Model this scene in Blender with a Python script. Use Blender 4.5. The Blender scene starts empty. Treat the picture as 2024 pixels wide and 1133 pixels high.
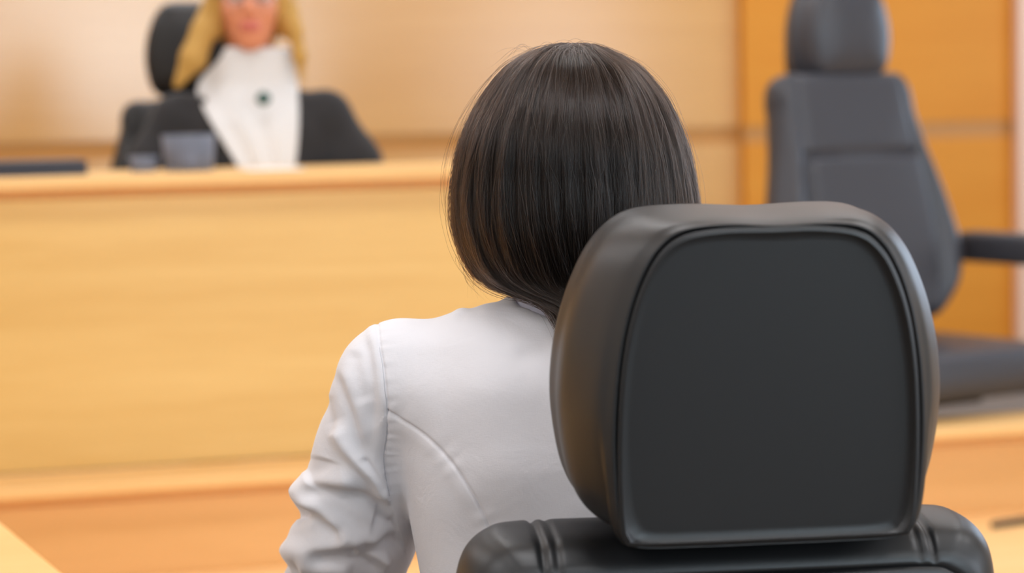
import bpy, bmesh, math
import numpy as np
from mathutils import Matrix, Vector, Euler
SC = bpy.context.scene
COL = SC.collection
rng = np.random.default_rng(7)
R = math.radians

# ------------------------------------------------------------------ camera
F = 4500.0; W0, H0 = 2024.0, 1133.0
YAW, PITCH, ROLL, CAMZ = R(16.0), R(4.53), R(-1.15), 1.25
ccam = bpy.data.cameras.new('camera'); cam = bpy.data.objects.new('camera', ccam); COL.objects.link(cam)
CAMM = Matrix.Translation((0, 0, CAMZ)) @ Matrix.Rotation(-YAW, 4, 'Z') @ Matrix.Rotation(R(90) - PITCH, 4, 'X') @ Matrix.Rotation(ROLL, 4, 'Z')
cam.matrix_world = CAMM
ccam.sensor_width = 36.0; ccam.lens = F * 36.0 / W0
ccam.clip_start = 0.05; ccam.clip_end = 60
ccam.dof.use_dof = True; ccam.dof.focus_distance = 1.93; ccam.dof.aperture_fstop = 4.6
SC.camera = cam

def ray(px, py):
    return (CAMM.to_3x3() @ Vector(((px - W0 / 2) / F, (H0 / 2 - py) / F, -1.0)))
def at(px, py, d):                       # point at camera depth d
    return CAMM.translation + ray(px, py) * d
def on_v(px, py, v):
    r = ray(px, py); return CAMM.translation + r * (v / r.y)
def on_z(px, py, z):
    r = ray(px, py); return CAMM.translation + r * ((z - CAMZ) / r.z)
def c2r(x, y):                           # view-aligned ground coordinates -> room
    return (x * math.cos(YAW) + y * math.sin(YAW), -x * math.sin(YAW) + y * math.cos(YAW))

# ------------------------------------------------------------------ object helpers
def tag(o, label=None, cat=None, group=None, kind=None):
    if label: o['label'] = label
    if cat: o['category'] = cat
    if group: o['group'] = group
    if kind: o['kind'] = kind
    return o
def thing(name, label, cat, loc=(0, 0, 0), rz=0.0, group=None):
    o = bpy.data.objects.new(name, None); COL.objects.link(o)
    o.location = loc; o.rotation_euler = (0, 0, rz); o.empty_display_size = 0.1
    return tag(o, label, cat, group)
def mk(name, verts, faces, mat, parent=None, smooth=True):
    me = bpy.data.meshes.new(name)
    if isinstance(verts, np.ndarray): verts = verts.tolist()
    if isinstance(faces, np.ndarray): faces = faces.tolist()
    me.from_pydata(verts, [], faces); me.update()
    return link(name, me, mat, parent, smooth)
def link(name, me, mat, parent=None, smooth=True):
    o = bpy.data.objects.new(name, me); COL.objects.link(o)
    for m in (mat if isinstance(mat, (list, tuple)) else [mat]): me.materials.append(m)
    if smooth: me.polygons.foreach_set('use_smooth', [True] * len(me.polygons))
    if parent is not None: o.parent = parent
    return o
def from_bm(name, bm, mat, parent=None, smooth=False):
    bmesh.ops.recalc_face_normals(bm, faces=bm.faces)
    me = bpy.data.meshes.new(name); bm.to_mesh(me); bm.free()
    return link(name, me, mat, parent, smooth)
def add_box(bm, lo, hi, bev=0.0, seg=2):
    vs = [bm.verts.new((x, y, z)) for x in (lo[0], hi[0]) for y in (lo[1], hi[1]) for z in (lo[2], hi[2])]
    fs = [bm.faces.new([vs[i] for i in f]) for f in ((0, 1, 3, 2), (4, 6, 7, 5), (0, 4, 5, 1), (2, 3, 7, 6), (0, 2, 6, 4), (1, 5, 7, 3))]
    if bev > 0:
        es = list({e for f in fs for e in f.edges})
        bmesh.ops.bevel(bm, geom=es, offset=bev, segments=seg, profile=0.5, affect='EDGES')
def box(name, lo, hi, mat, parent=None, bev=0.004):
    bm = bmesh.new(); add_box(bm, lo, hi, bev); return from_bm(name, bm, mat, parent)
def struct(name, lo, hi, mat, bev=0.0):
    return tag(box(name, lo, hi, mat, None, bev), kind='structure')
def catmull(P, n, closed=False):
    P = np.asarray(P, float); N = len(P); out = []
    segs = N if closed else N - 1
    for i in range(segs):
        if closed: p0, p1, p2, p3 = P[(i - 1) % N], P[i], P[(i + 1) % N], P[(i + 2) % N]
        else: p0, p1, p2, p3 = P[max(i - 1, 0)], P[i], P[i + 1], P[min(i + 2, N - 1)]
        t = np.linspace(0, 1, n, endpoint=False)[:, None]
        out.append(0.5 * ((2 * p1) + (-p0 + p2) * t + (2 * p0 - 5 * p1 + 4 * p2 - p3) * t ** 2 + (-p0 + 3 * p1 - 3 * p2 + p3) * t ** 3))
    if not closed: out.append(P[-1:])
    return np.concatenate(out)
def tube(name, pts, rad, mat, parent=None, n=10, per=6, closed=False):
    P = catmull(pts, per, closed) if len(pts) > 2 else np.asarray(pts, float)
    m = len(P); T = np.gradient(P, axis=0)
    if closed: T = np.roll(P, -1, 0) - np.roll(P, 1, 0)
    T /= np.linalg.norm(T, axis=1)[:, None] + 1e-12
    rads = np.interp(np.linspace(0, 1, m), np.linspace(0, 1, len(rad)), rad) if hasattr(rad, '__len__') else np.full(m, rad)
    up = np.array([0, 0, 1.0]) if abs(T[0][2]) < 0.9 else np.array([1.0, 0, 0])
    V = []
    for i in range(m):
        a = np.cross(T[i], up); a /= np.linalg.norm(a) + 1e-12; b = np.cross(T[i], a); up = -b if False else np.cross(a, T[i])
        for k in range(n):
            th = 2 * math.pi * k / n
            V.append(P[i] + rads[i] * (a * math.cos(th) + b * math.sin(th)))
    Fc = []
    for i in range(m if closed else m - 1):
        j = (i + 1) % m
        for k in range(n): Fc.append((i * n + k, i * n + (k + 1) % n, j * n + (k + 1) % n, j * n + k))
    if not closed:
        Fc.append(tuple(range(n))[::-1]); Fc.append(tuple((m - 1) * n + k for k in range(n)))
    bm = bmesh.new(); vs = [bm.verts.new(v) for v in V]
    for f in Fc: bm.faces.new([vs[i] for i in f])
    return from_bm(name, bm, mat, parent, True)
def lathe(name, prof, mat, parent=None, n=48, at_=(0, 0, 0)):
    bm = bmesh.new(); rings = []
    for r, z in prof:
        if r < 1e-6: rings.append([bm.verts.new((at_[0], at_[1], at_[2] + z))])
        else: rings.append([bm.verts.new((at_[0] + r * math.cos(2 * math.pi * k / n), at_[1] + r * math.sin(2 * math.pi * k / n), at_[2] + z)) for k in range(n)])
    for a, b in zip(rings, rings[1:]):
        for k in range(n):
            k2 = (k + 1) % n
            if len(a) == 1 and len(b) == 1: continue
            if len(a) == 1: bm.faces.new((a[0], b[k], b[k2]))
            elif len(b) == 1: bm.faces.new((a[k], a[k2], b[0]))
            else: bm.faces.new((a[k], a[k2], b[k2], b[k]))
    return from_bm(name, bm, mat, parent, True)

# ------------------------------------------------------------------ materials
def srgb(*c):
    c = [x / 255 for x in c]
    return tuple(x / 12.92 if x <= 0.04045 else ((x + 0.055) / 1.055) ** 2.4 for x in c) + (1.0,)
def nodes(name):
    m = bpy.data.materials.new(name); m.use_nodes = True
    nt = m.node_tree; b = nt.nodes['Principled BSDF']
    return m, nt, b
def noise_bump(nt, b, scale, strength, dist, vec=(1, 1, 1), detail=4):
    tc = nt.nodes.new('ShaderNodeTexCoord'); mp = nt.nodes.new('ShaderNodeMapping'); mp.inputs['Scale'].default_value = vec
    nz = nt.nodes.new('ShaderNodeTexNoise'); nz.inputs['Scale'].default_value = scale; nz.inputs['Detail'].default_value = detail
    bp = nt.nodes.new('ShaderNodeBump'); bp.inputs['Strength'].default_value = strength; bp.inputs['Distance'].default_value = dist
    nt.links.new(tc.outputs['Object'], mp.inputs['Vector']); nt.links.new(mp.outputs[0], nz.inputs['Vector'])
    nt.links.new(nz.outputs['Fac'], bp.inputs['Height']); nt.links.new(bp.outputs[0], b.inputs['Normal'])
    return nz
def plain(name, col, rough=0.5, spec=0.5, bump=None, metallic=0.0, sheen=0.0):
    m, nt, b = nodes(name)
    b.inputs['Base Color'].default_value = col; b.inputs['Roughness'].default_value = rough
    b.inputs['Specular IOR Level'].default_value = spec; b.inputs['Metallic'].default_value = metallic
    b.inputs['Sheen Weight'].default_value = sheen
    if bump: noise_bump(nt, b, *bump)
    return m
def wood(name, dark, light, rough=0.35, scale=(0.7, 9, 14), contrast=(0.3, 0.75), spec=0.5):
    m, nt, b = nodes(name)
    tc = nt.nodes.new('ShaderNodeTexCoord')
    mp = nt.nodes.new('ShaderNodeMapping'); mp.inputs['Scale'].default_value = scale
    n1 = nt.nodes.new('ShaderNodeTexNoise'); n1.inputs['Scale'].default_value = 1.0; n1.inputs['Detail'].default_value = 5; n1.inputs['Distortion'].default_value = 0.6
    mp2 = nt.nodes.new('ShaderNodeMapping'); mp2.inputs['Scale'].default_value = tuple(s * 9 for s in scale)
    n2 = nt.nodes.new('ShaderNodeTexNoise'); n2.inputs['Scale'].default_value = 1.0; n2.inputs['Detail'].default_value = 4
    mx = nt.nodes.new('ShaderNodeMix'); mx.data_type = 'FLOAT'; mx.inputs[0].default_value = 0.3
    rp = nt.nodes.new('ShaderNodeValToRGB')
    rp.color_ramp.elements[0].position = contrast[0]; rp.color_ramp.elements[0].color = dark
    rp.color_ramp.elements[1].position = contrast[1]; rp.color_ramp.elements[1].color = light
    L = nt.links.new
    L(tc.outputs['Object'], mp.inputs[0]); L(tc.outputs['Object'], mp2.inputs[0])
    L(mp.outputs[0], n1.inputs['Vector']); L(mp2.outputs[0], n2.inputs['Vector'])
    L(n1.outputs['Fac'], mx.inputs[2]); L(n2.outputs['Fac'], mx.inputs[3]); L(mx.outputs[0], rp.inputs[0])
    L(rp.outputs[0], b.inputs['Base Color'])
    b.inputs['Roughness'].default_value = rough; b.inputs['Specular IOR Level'].default_value = spec
    return m

M = {}
M['bench'] = wood('bench_veneer', srgb(208, 166, 92), srgb(227, 191, 120), 0.38)
M['bench_top'] = wood('bench_top_veneer', srgb(222, 174, 110), srgb(240, 200, 138), 0.45, spec=0.3)
M['shadow_gap'] = wood('recess_veneer', srgb(218, 160, 92), srgb(232, 178, 108), 0.5)
M['panel'] = wood('low_panel_veneer', srgb(208, 156, 92), srgb(226, 175, 113), 0.4)
M['wall'] = wood('wall_veneer', srgb(212, 155, 82), srgb(222, 167, 95), 0.21, scale=(0.5, 5, 7), spec=1.0)
M['wall_r'] = wood('side_wall_veneer', srgb(216, 138, 44), srgb(224, 150, 54), 0.5, scale=(0.5, 5, 7), spec=0.2)
M['front_wood'] = wood('dark_wall_veneer', srgb(110, 72, 40), srgb(130, 90, 54), 0.5)
M['groove'] = wood('groove_veneer', srgb(186, 126, 56), srgb(200, 140, 66), 0.5)
M['desk'] = wood('desk_veneer', srgb(236, 176, 100), srgb(246, 198, 126), 0.35)
M['floor_w'] = wood('platform_veneer', srgb(238, 188, 122), srgb(250, 210, 150), 0.4)
M['pale'] = plain('pale_trim', srgb(240, 205, 180), 0.5)
M['plaster'] = plain('plaster', srgb(226, 222, 216), 0.9, 0.2, (40, 0.1, 0.002))
M['carpet'] = plain('carpet', srgb(120, 112, 105), 0.95, 0.1, (300, 0.5, 0.004))
M['leather'] = plain('black_leather', (0.0052, 0.0055, 0.0062, 1), 0.43, 0.55, (420, 0.12, 0.0006))
M['leather_g'] = plain('charcoal_leather', (0.042, 0.045, 0.057, 1), 0.42, 0.5, (420, 0.12, 0.0006))
M['plastic'] = plain('black_plastic', (0.012, 0.012, 0.013, 1), 0.45)
M['metal'] = plain('steel', (0.5, 0.5, 0.52, 1), 0.3, 0.5, None, 1.0)
M['skin'] = plain('skin', srgb(222, 164, 130), 0.5, 0.4)
M['skin_j'] = plain('tanned_skin', srgb(216, 140, 104), 0.5, 0.4)
M['lip'] = plain('lip', srgb(196, 104, 90), 0.45)
M['eye'] = plain('eye_white', srgb(230, 228, 225), 0.2)
M['iris'] = plain('iris', srgb(70, 60, 50), 0.2)
M['robe'] = plain('black_robe', (0.017, 0.016, 0.017, 1), 0.75, 0.3, (60, 0.3, 0.006), 0, 0.1)
M['jabot'] = plain('white_cloth', srgb(214, 213, 212), 0.8, 0.2, (50, 0.25, 0.004))
M['brooch'] = plain('green_stone', srgb(60, 90, 84), 0.2, 0.5)
M['trouser'] = plain('dark_trousers', srgb(42, 42, 50), 0.85, 0.2, (200, 0.3, 0.001))
M['shoe'] = plain('black_shoe', (0.01, 0.01, 0.01, 1), 0.3)
M['sheet'] = plain('plain_white', srgb(244, 244, 242), 0.7, 0.3)
M['slab'] = plain('dark_shell', srgb(38, 40, 52), 0.35)
M['stone'] = M['brooch']

def blouse_mat():
    m, nt, b = nodes('white_cotton')
    b.inputs['Base Color'].default_value = srgb(219, 218, 222)
    b.inputs['Roughness'].default_value = 0.85; b.inputs['Specular IOR Level'].default_value = 0.15
    b.inputs['Sheen Weight'].default_value = 0.15
    tc = nt.nodes.new('ShaderNodeTexCoord'); L = nt.links.new
    hs = []
    for sc in ((2600, 300, 260), (260, 300, 2600)):
        mp = nt.nodes.new('ShaderNodeMapping'); mp.inputs['Scale'].default_value = sc
        nz = nt.nodes.new('ShaderNodeTexNoise'); nz.inputs['Scale'].default_value = 1; nz.inputs['Detail'].default_value = 2
        L(tc.outputs['Object'], mp.inputs[0]); L(mp.outputs[0], nz.inputs['Vector']); hs.append(nz)
    ad = nt.nodes.new('ShaderNodeMath'); ad.operation = 'ADD'
    L(hs[0].outputs['Fac'], ad.inputs[0]); L(hs[1].outputs['Fac'], ad.inputs[1])
    b1 = nt.nodes.new('ShaderNodeBump'); b1.inputs['Strength'].default_value = 0.18; b1.inputs['Distance'].default_value = 0.0006
    L(ad.outputs[0], b1.inputs['Height'])
    n3 = nt.nodes.new('ShaderNodeTexNoise'); n3.inputs['Scale'].default_value = 26; n3.inputs['Detail'].default_value = 3; n3.inputs['Distortion'].default_value = 0.8
    L(tc.outputs['Object'], n3.inputs['Vector'])
    b2 = nt.nodes.new('ShaderNodeBump'); b2.inputs['Strength'].default_value = 0.16; b2.inputs['Distance'].default_value = 0.006
    L(n3.outputs['Fac'], b2.inputs['Height']); L(b1.outputs[0], b2.inputs['Normal']); L(b2.outputs[0], b.inputs['Normal'])
    return m
M['blouse'] = blouse_mat()
M['seam_shade'] = plain('grey_seam_shade', srgb(196, 196, 202), 0.9, 0.1)  # grey painted as the shade inside the seam gap
M['collar'] = plain('pale_collar', srgb(206, 208, 226), 0.8, 0.2, (500, 0.2, 0.0006))

def hair_mat(name, col, rough=0.28, rrough=0.35, coat=0.0):
    m = bpy.data.materials.new(name); m.use_nodes = True; nt = m.node_tree
    nt.nodes.remove(nt.nodes['Principled BSDF'])
    h = nt.nodes.new('ShaderNodeBsdfHairPrincipled')
    h.parametrization = 'COLOR'; h.inputs['Color'].default_value = col
    ci_ = nt.nodes.new('ShaderNodeHairInfo'); mx = nt.nodes.new('ShaderNodeValToRGB')
    mx.color_ramp.elements[0].color = tuple(c * 0.5 for c in col[:3]) + (1,); mx.color_ramp.elements[1].color = tuple(c * 1.9 for c in col[:3]) + (1,)
    nt.links.new(ci_.outputs['Random'], mx.inputs[0]); nt.links.new(mx.outputs[0], h.inputs['Color'])
    h.inputs['Roughness'].default_value = rough; h.inputs['Radial Roughness'].default_value = rrough
    for nm, vv in (('IOR', 1.42), ('Random Roughness', 0.3), ('Random Color', 0.15)):
        if nm in h.inputs: h.inputs[nm].default_value = vv
    nt.links.new(h.outputs[0], nt.nodes['Material Output'].inputs['Surface'])
    return m
M['hair'] = hair_mat('dark_brown_strands', (0.0085, 0.0052, 0.0037, 1), 0.20, 0.32)
M['hair_base'] = plain('dark_brown_hair', (0.010, 0.007, 0.006, 1), 0.6, 0.3)
M['blond'] = hair_mat('blond_strands', (0.50, 0.30, 0.11, 1), 0.35, 0.4)
M['blond_base'] = plain('blond_hair', (0.52, 0.30, 0.075, 1), 0.6, 0.3, (30, 0.5, 0.01, (4, 4, 0.4)))
m, nt, b = nodes('clear_glass'); b.inputs['Transmission Weight'].default_value = 1; b.inputs['Roughness'].default_value = 0.02
b.inputs['IOR'].default_value = 1.45; b.inputs['Base Color'].default_value = (0.93, 0.95, 1, 1); M['glass'] = m
m, nt, b = nodes('frosted_glass'); b.inputs['Transmission Weight'].default_value = 0.72; b.inputs['Roughness'].default_value = 0.4
b.inputs['IOR'].default_value = 1.3; b.inputs['Base Color'].default_value = (0.40, 0.43, 0.52, 1); M['frost'] = m
m, nt, b = nodes('water'); b.inputs['Transmission Weight'].default_value = 1; b.inputs['Roughness'].default_value = 0.0
b.inputs['IOR'].default_value = 1.33; b.inputs['Base Color'].default_value = (0.88, 0.92, 1, 1); M['water'] = m

# ------------------------------------------------------------------ signed-distance modelling
class Grid:
    def __init__(s, lo, hi, h):
        s.lo = np.array(lo, np.float32); s.h = h
        s.n = np.ceil((np.array(hi) - s.lo) / h).astype(int) + 1
        s.ax = [s.lo[i] + h * np.arange(s.n[i], dtype=np.float32) for i in range(3)]
        s.D = np.full(s.n, 1.0, np.float32)
    def region(s, lo, hi):
        a = np.clip(np.floor((np.array(lo) - s.lo) / s.h).astype(int), 0, s.n)
        b = np.clip(np.ceil((np.array(hi) - s.lo) / s.h).astype(int) + 1, 0, s.n)
        sl = tuple(slice(a[i], b[i]) for i in range(3))
        return sl, s.ax[0][sl[0]][:, None, None], s.ax[1][sl[1]][None, :, None], s.ax[2][sl[2]][None, None, :]
    def put(s, sl, d, k, mode='add'):
        c = s.D[sl]
        if c.size == 0: return
        if mode == 'add':
            hh = np.maximum(k - np.abs(c - d), 0) / k
            s.D[sl] = np.minimum(c, d) - hh * hh * k * 0.25
        else:
            d = -d; hh = np.maximum(k - np.abs(c - d), 0) / k
            s.D[sl] = np.maximum(c, d) + hh * hh * k * 0.25
    def cap(s, a, b, ra, rb, k=0.02, mode='add'):
        a = np.array(a, float); b = np.array(b, float); m = max(ra, rb) + k + 2 * s.h
        sl, X, Y, Z = s.region(np.minimum(a, b) - m, np.maximum(a, b) + m)
        ab = b - a; t = np.clip(((X - a[0]) * ab[0] + (Y - a[1]) * ab[1] + (Z - a[2]) * ab[2]) / max(ab @ ab, 1e-12), 0, 1)
        d = np.sqrt((X - a[0] - t * ab[0]) ** 2 + (Y - a[1] - t * ab[1]) ** 2 + (Z - a[2] - t * ab[2]) ** 2) - (ra + (rb - ra) * t)
        s.put(sl, d.astype(np.float32), k, mode)
    def chain(s, pts, rad, k=0.02):
        for i in range(len(pts) - 1): s.cap(pts[i], pts[i + 1], rad[i], rad[i + 1], k)
    def ell(s, c, r, k=0.02, mode='add', rot=None):
        c = np.array(c, float); r = np.array(r, float); m = max(r) + k + 2 * s.h
        sl, X, Y, Z = s.region(c - m, c + m)
        X = X - c[0]; Y = Y - c[1]; Z = Z - c[2]
        if rot is not None:
            Q = np.array(Euler(rot).to_matrix().transposed())
            X, Y, Z = (Q[0][0] * X + Q[0][1] * Y + Q[0][2] * Z, Q[1][0] * X + Q[1][1] * Y + Q[1][2] * Z, Q[2][0] * X + Q[2][1] * Y + Q[2][2] * Z)
        k0 = np.sqrt((X / r[0]) ** 2 + (Y / r[1]) ** 2 + (Z / r[2]) ** 2)
        k1 = np.sqrt((X / r[0] ** 2) ** 2 + (Y / r[1] ** 2) ** 2 + (Z / r[2] ** 2) ** 2) + 1e-9
        s.put(sl, (k0 * (k0 - 1) / k1).astype(np.float32), k, mode)
    def loft(s, st, k=0.03):               # rows: z, cx, cy, rx, ry, exponent 2
        st = np.array(st, float); st = st[np.argsort(st[:, 0])]
        fine = catmull(st, 8); z = fine[:, 0]
        m = 0.06
        lo = (min(st[:, 1] - st[:, 3]) - m, min(st[:, 2] - st[:, 4]) - m, z[0] - m); hi = (max(st[:, 1] + st[:, 3]) + m, max(st[:, 2] + st[:, 4]) + m, z[-1] + m)
        sl, X, Y, Z = s.region(lo, hi)
        zz = Z.ravel(); g = lambda i: np.interp(zz, z, fine[:, i])[None, None, :].astype(np.float32)
        cx, cy, rx, ry = g(1), g(2), g(3), g(4)
        k0 = np.sqrt(((X - cx) / rx) ** 2 + ((Y - cy) / ry) ** 2)
        k1 = np.sqrt(((X - cx) / rx ** 2) ** 2 + ((Y - cy) / ry ** 2) ** 2) + 1e-6
        d = np.maximum(k0 * (k0 - 1) / k1, np.maximum(z[0] - Z, Z - z[-1]))
        s.put(sl, d.astype(np.float32), k)
    def mesh(s, smooth=2):
        D = s.D; h = s.h; ins = D < 0
        nx, ny, nz = s.n
        c = np.zeros((nx - 1, ny - 1, nz - 1), np.int8)
        for i in (0, 1):
            for j in (0, 1):
                for k in (0, 1): c += ins[i:nx - 1 + i, j:ny - 1 + j, k:nz - 1 + k]
        act = np.argwhere((c > 0) & (c < 8))
        idx = np.full(c.shape, -1, np.int32); idx[tuple(act.T)] = np.arange(len(act))
        acc = np.zeros((len(act), 3)); cnt = np.zeros(len(act))
        offs = [(i, j, k) for i in (0, 1) for j in (0, 1) for k in (0, 1)]
        for a in offs:
            for ax in range(3):
                if a[ax]: continue
                b = list(a); b[ax] = 1
                pa = act + a; pb = act + b
                da = D[tuple(pa.T)]; db = D[tuple(pb.T)]
                mk_ = (da < 0) != (db < 0)
                t = da / np.where(mk_, da - db, 1)
                acc[mk_] += pa[mk_] + t[mk_, None] * (pb[mk_] - pa[mk_]); cnt[mk_] += 1
        V = s.lo + h * acc / cnt[:, None]
        Fs = []
        for ax in range(3):
            o1, o2 = (ax + 1) % 3, (ax + 2) % 3
            sa = [slice(None)] * 3; sb = [slice(None)] * 3
            sa[ax] = slice(0, s.n[ax] - 1); sb[ax] = slice(1, s.n[ax])
            A = ins[tuple(sa)]; B = ins[tuple(sb)]
            e = np.argwhere(A != B)
            e = e[(e[:, o1] > 0) & (e[:, o2] > 0) & (e[:, o1] < s.n[o1] - 1) & (e[:, o2] < s.n[o2] - 1)]
            q = []
            for u, v in ((0, 0), (-1, 0), (-1, -1), (0, -1)):
                p = e.copy(); p[:, o1] += u; p[:, o2] += v; q.append(idx[tuple(p.T)])
            q = np.stack(q, 1); fl = ~A[tuple(e.T)]
            q[fl] = q[fl][:, ::-1]
            Fs.append(q)
        Fs = np.concatenate(Fs)
        E = np.concatenate([Fs[:, [0, 1]], Fs[:, [1, 2]], Fs[:, [2, 3]], Fs[:, [3, 0]]])
        for _ in range(smooth):
            S = np.zeros_like(V); n = np.zeros(len(V))
            for i in range(3): S[:, i] = np.bincount(E[:, 0], V[E[:, 1], i], len(V)) + np.bincount(E[:, 1], V[E[:, 0], i], len(V))
            n = np.bincount(E[:, 0], minlength=len(V)) + np.bincount(E[:, 1], minlength=len(V))
            V = 0.5 * V + 0.5 * S / n[:, None]
        return V, Fs
def quick_mesh(name, V, Fs):
    me = bpy.data.meshes.new(name)
    me.vertices.add(len(V)); me.vertices.foreach_set('co', np.asarray(V, np.float32).ravel())
    me.loops.add(Fs.size); me.loops.foreach_set('vertex_index', Fs.astype(np.int32).ravel())
    me.polygons.add(len(Fs)); me.polygons.foreach_set('loop_start', np.arange(0, Fs.size, 4, dtype=np.int32))
    me.update(calc_edges=True); me.validate()
    return me
def normals(me):
    a = np.empty(len(me.vertices) * 3, np.float32); me.vertex_normals.foreach_get('vector', a); return a.reshape(-1, 3)
def coords(me):
    a = np.empty(len(me.vertices) * 3, np.float32); me.vertices.foreach_get('co', a); return a.reshape(-1, 3)
def setco(me, V): me.vertices.foreach_set('co', np.asarray(V, np.float32).ravel()); me.update()
def subdivide(me):
    o = bpy.data.objects.new('t', me); COL.objects.link(o); md = o.modifiers.new('s', 'SUBSURF'); md.levels = 1; md.render_levels = 1
    dg = bpy.context.evaluated_depsgraph_get(); m2 = bpy.data.meshes.new_from_object(o.evaluated_get(dg))
    bpy.data.objects.remove(o); bpy.data.meshes.remove(me); return m2
def dist_poly(P, poly, signed=False):
    """distance of 2D points to polyline; also arc position of the nearest point and side sign"""
    poly = np.asarray(poly, float); best = np.full(len(P), 9.0); arc = np.zeros(len(P)); sgn = np.ones(len(P)); tt = np.zeros(len(P)); L = 0
    tot = np.sum(np.linalg.norm(np.diff(poly, axis=0), axis=1))
    for a, b in zip(poly, poly[1:]):
        ab = b - a; l = np.linalg.norm(ab); t = np.clip(((P - a) @ ab) / (l * l), 0, 1)
        q = P - a - t[:, None] * ab; d = np.linalg.norm(q, axis=1); mk_ = d < best
        best[mk_] = d[mk_]; arc[mk_] = L + t[mk_] * l; sgn[mk_] = np.sign(ab[0] * q[mk_, 1] - ab[1] * q[mk_, 0]); L += l
    return best, arc / tot, sgn, tot
def sstep(x, a, b):
    t = np.clip((x - a) / (b - a), 0, 1); return t * t * (3 - 2 * t)

# ------------------------------------------------------------------ the room
VW = 8.5                    # veneered wall behind the bench
CEIL = 3.3
U0, U1, V0 = -3.6, 5.6, -4.2
struct('floor', (U0, V0, -0.1), (U1, VW, 0.0), M['carpet'])
struct('ceiling', (U0, V0, CEIL), (U1, VW + 0.1, CEIL + 0.1), M['plaster'])
gz1 = on_v(800, 265, VW).z; gz0 = on_v(800, 300, VW).z
uc = on_v(1462, 200, VW).x
def wall_piece(name, u0, u1, vf, mat):
    bm = bmesh.new()
    add_box(bm, (u0, vf, 0), (u1, VW + 0.12, gz0)); add_box(bm, (u0, vf, gz1), (u1, VW + 0.12, CEIL))
    return tag(from_bm(name, bm, mat), kind='structure')
VR = VW - 0.05
wall_piece('wall_back', U0, uc, VW, M['wall'])
u_end = on_v(2014, 200, VR).x
wall_piece('wall_back_right', uc, U1, VR, M['wall_r'])
struct('trim_1', (U0, VW + 0.008, gz0), (uc, VW + 0.12, gz1), M['groove'])
struct('trim_2', (uc, VR + 0.008, gz0), (U1, VW + 0.12, gz1), M['groove'])
u3 = on_v(2016, 200, VR - 0.06).x
struct('trim_3', (u3, VR - 0.06, 0), (u3 + 0.22, VR - 0.001, CEIL), M['pale'], 0.004)
struct('wall_left', (U0 - 0.12, V0, 0), (U0, VW + 0.12, CEIL), M['plaster'])
# wall on the right with a window opening, wall behind the viewer with a window opening
WR2 = (5.0, 7.4, 0.95, 2.5)
def wall_open(name, axis, pos, th, a0, a1, o0, o1, z0, z1, mat, more=()):
    bm = bmesh.new()
    def bx(p0, p1, za, zb):
        if axis == 'u': add_box(bm, (p0, pos, za), (p1, pos + th, zb))
        else: add_box(bm, (pos, p0, za), (pos + th, p1, zb))
    p = a0
    for q0, q1 in ((o0, o1),) + tuple(more):
        bx(p, q0, 0, CEIL); bx(q0, q1, 0, z0); bx(q0, q1, z1, CEIL); p = q1
    bx(p, a1, 0, CEIL)
    return tag(from_bm(name, bm, mat), kind='structure')
WB = (0.97, 3.95, 1.12, 2.75)     # window behind: u0,u1,z0,z1
WR = (-3.7, 0.4, 0.95, 2.5)   # window on the right: v0,v1,z0,z1
wall_open('wall_front', 'u', V0 - 0.12, 0.12, U0, U1, WB[0], WB[1], WB[2], WB[3], M['front_wood'])
wall_open('wall_right', 'v', U1, 0.12, V0, VW + 0.12, WR[0], WR[1], WR[2], WR[3], M['plaster'], ((WR2[0], WR2[1]),))
def win_frame(name, axis, pos, a0, a1, z0, z1, nm):
    bm = bmesh.new(); t = 0.05
    def bx(p0, p1, za, zb):
        if axis == 'u': add_box(bm, (p0, pos, za), (p1, pos + 0.06, zb), 0.004)
        else: add_box(bm, (pos, p0, za), (pos + 0.06, p1, zb), 0.004)
    bx(a0, a1, z0, z0 + t); bx(a0, a1, z1 - t, z1)
    for i in range(nm + 1):
        p = a0 + (a1 - a0 - t) * i / nm; bx(p, p + t, z0 + t, z1 - t)
    return tag(from_bm(name, bm, M['pale']), kind='structure')
win_frame('window_1', 'u', V0 - 0.1, WB[0], WB[1], WB[2], WB[3], 2)
win_frame('window_2', 'v', U1 + 0.03, WR[0], WR[1], WR[2], WR[3], 4)

win_frame('window_3', 'v', U1 + 0.03, WR2[0], WR2[1], WR2[2], WR2[3], 2)

# low tier: raised platform, low panelled partition with a cap board
VL = 4.66                                   # face of the low panel
VLC = VL - 0.035                            # front edge of its cap board
z_cap = on_v(1012, 873 + 30, VLC).z         # top of cap, front edge
z_step = on_v(1012, 1084, VL).z
struct('floor_platform', (U0, 3.35, 0.0), (U1, VL + 0.02, z_step), M['floor_w'], 0.01)
struct('floor_dais', (U0, VL + 0.02, 0.0), (U1, VR, z_step - 0.06), M['carpet'])
ZD = z_step - 0.06
VB = VL + 0.155                              # face of the tall bench front
part_ = thing('low_partition', 'long low light wood partition with overhanging cap board running below the tall bench', 'partition', (0.6, VL, z_step))
def rel(o, v): return (v[0] - o.location[0], v[1] - o.location[1], v[2] - o.location[2])
def rbox(name, root, lo, hi, mat, bev=0.004): return box(name, rel(root, lo), rel(root, hi), mat, root, bev)
uL, uR = U0 + 0.3, U1 - 0.5
rbox('front_panel', part_, (uL, VL, z_step), (uR, VL + 0.03, z_cap - 0.044), M['panel'])
rbox('shadow_gap_strip', part_, (uL, VL + 0.006, z_cap - 0.044), (uR, VL + 0.03, z_cap - 0.026), M['shadow_gap'], 0)
rbox('cap_board', part_, (uL, VLC, z_cap - 0.026), (uR, VB - 0.002, z_cap), M['bench_top'], 0.005)

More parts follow.
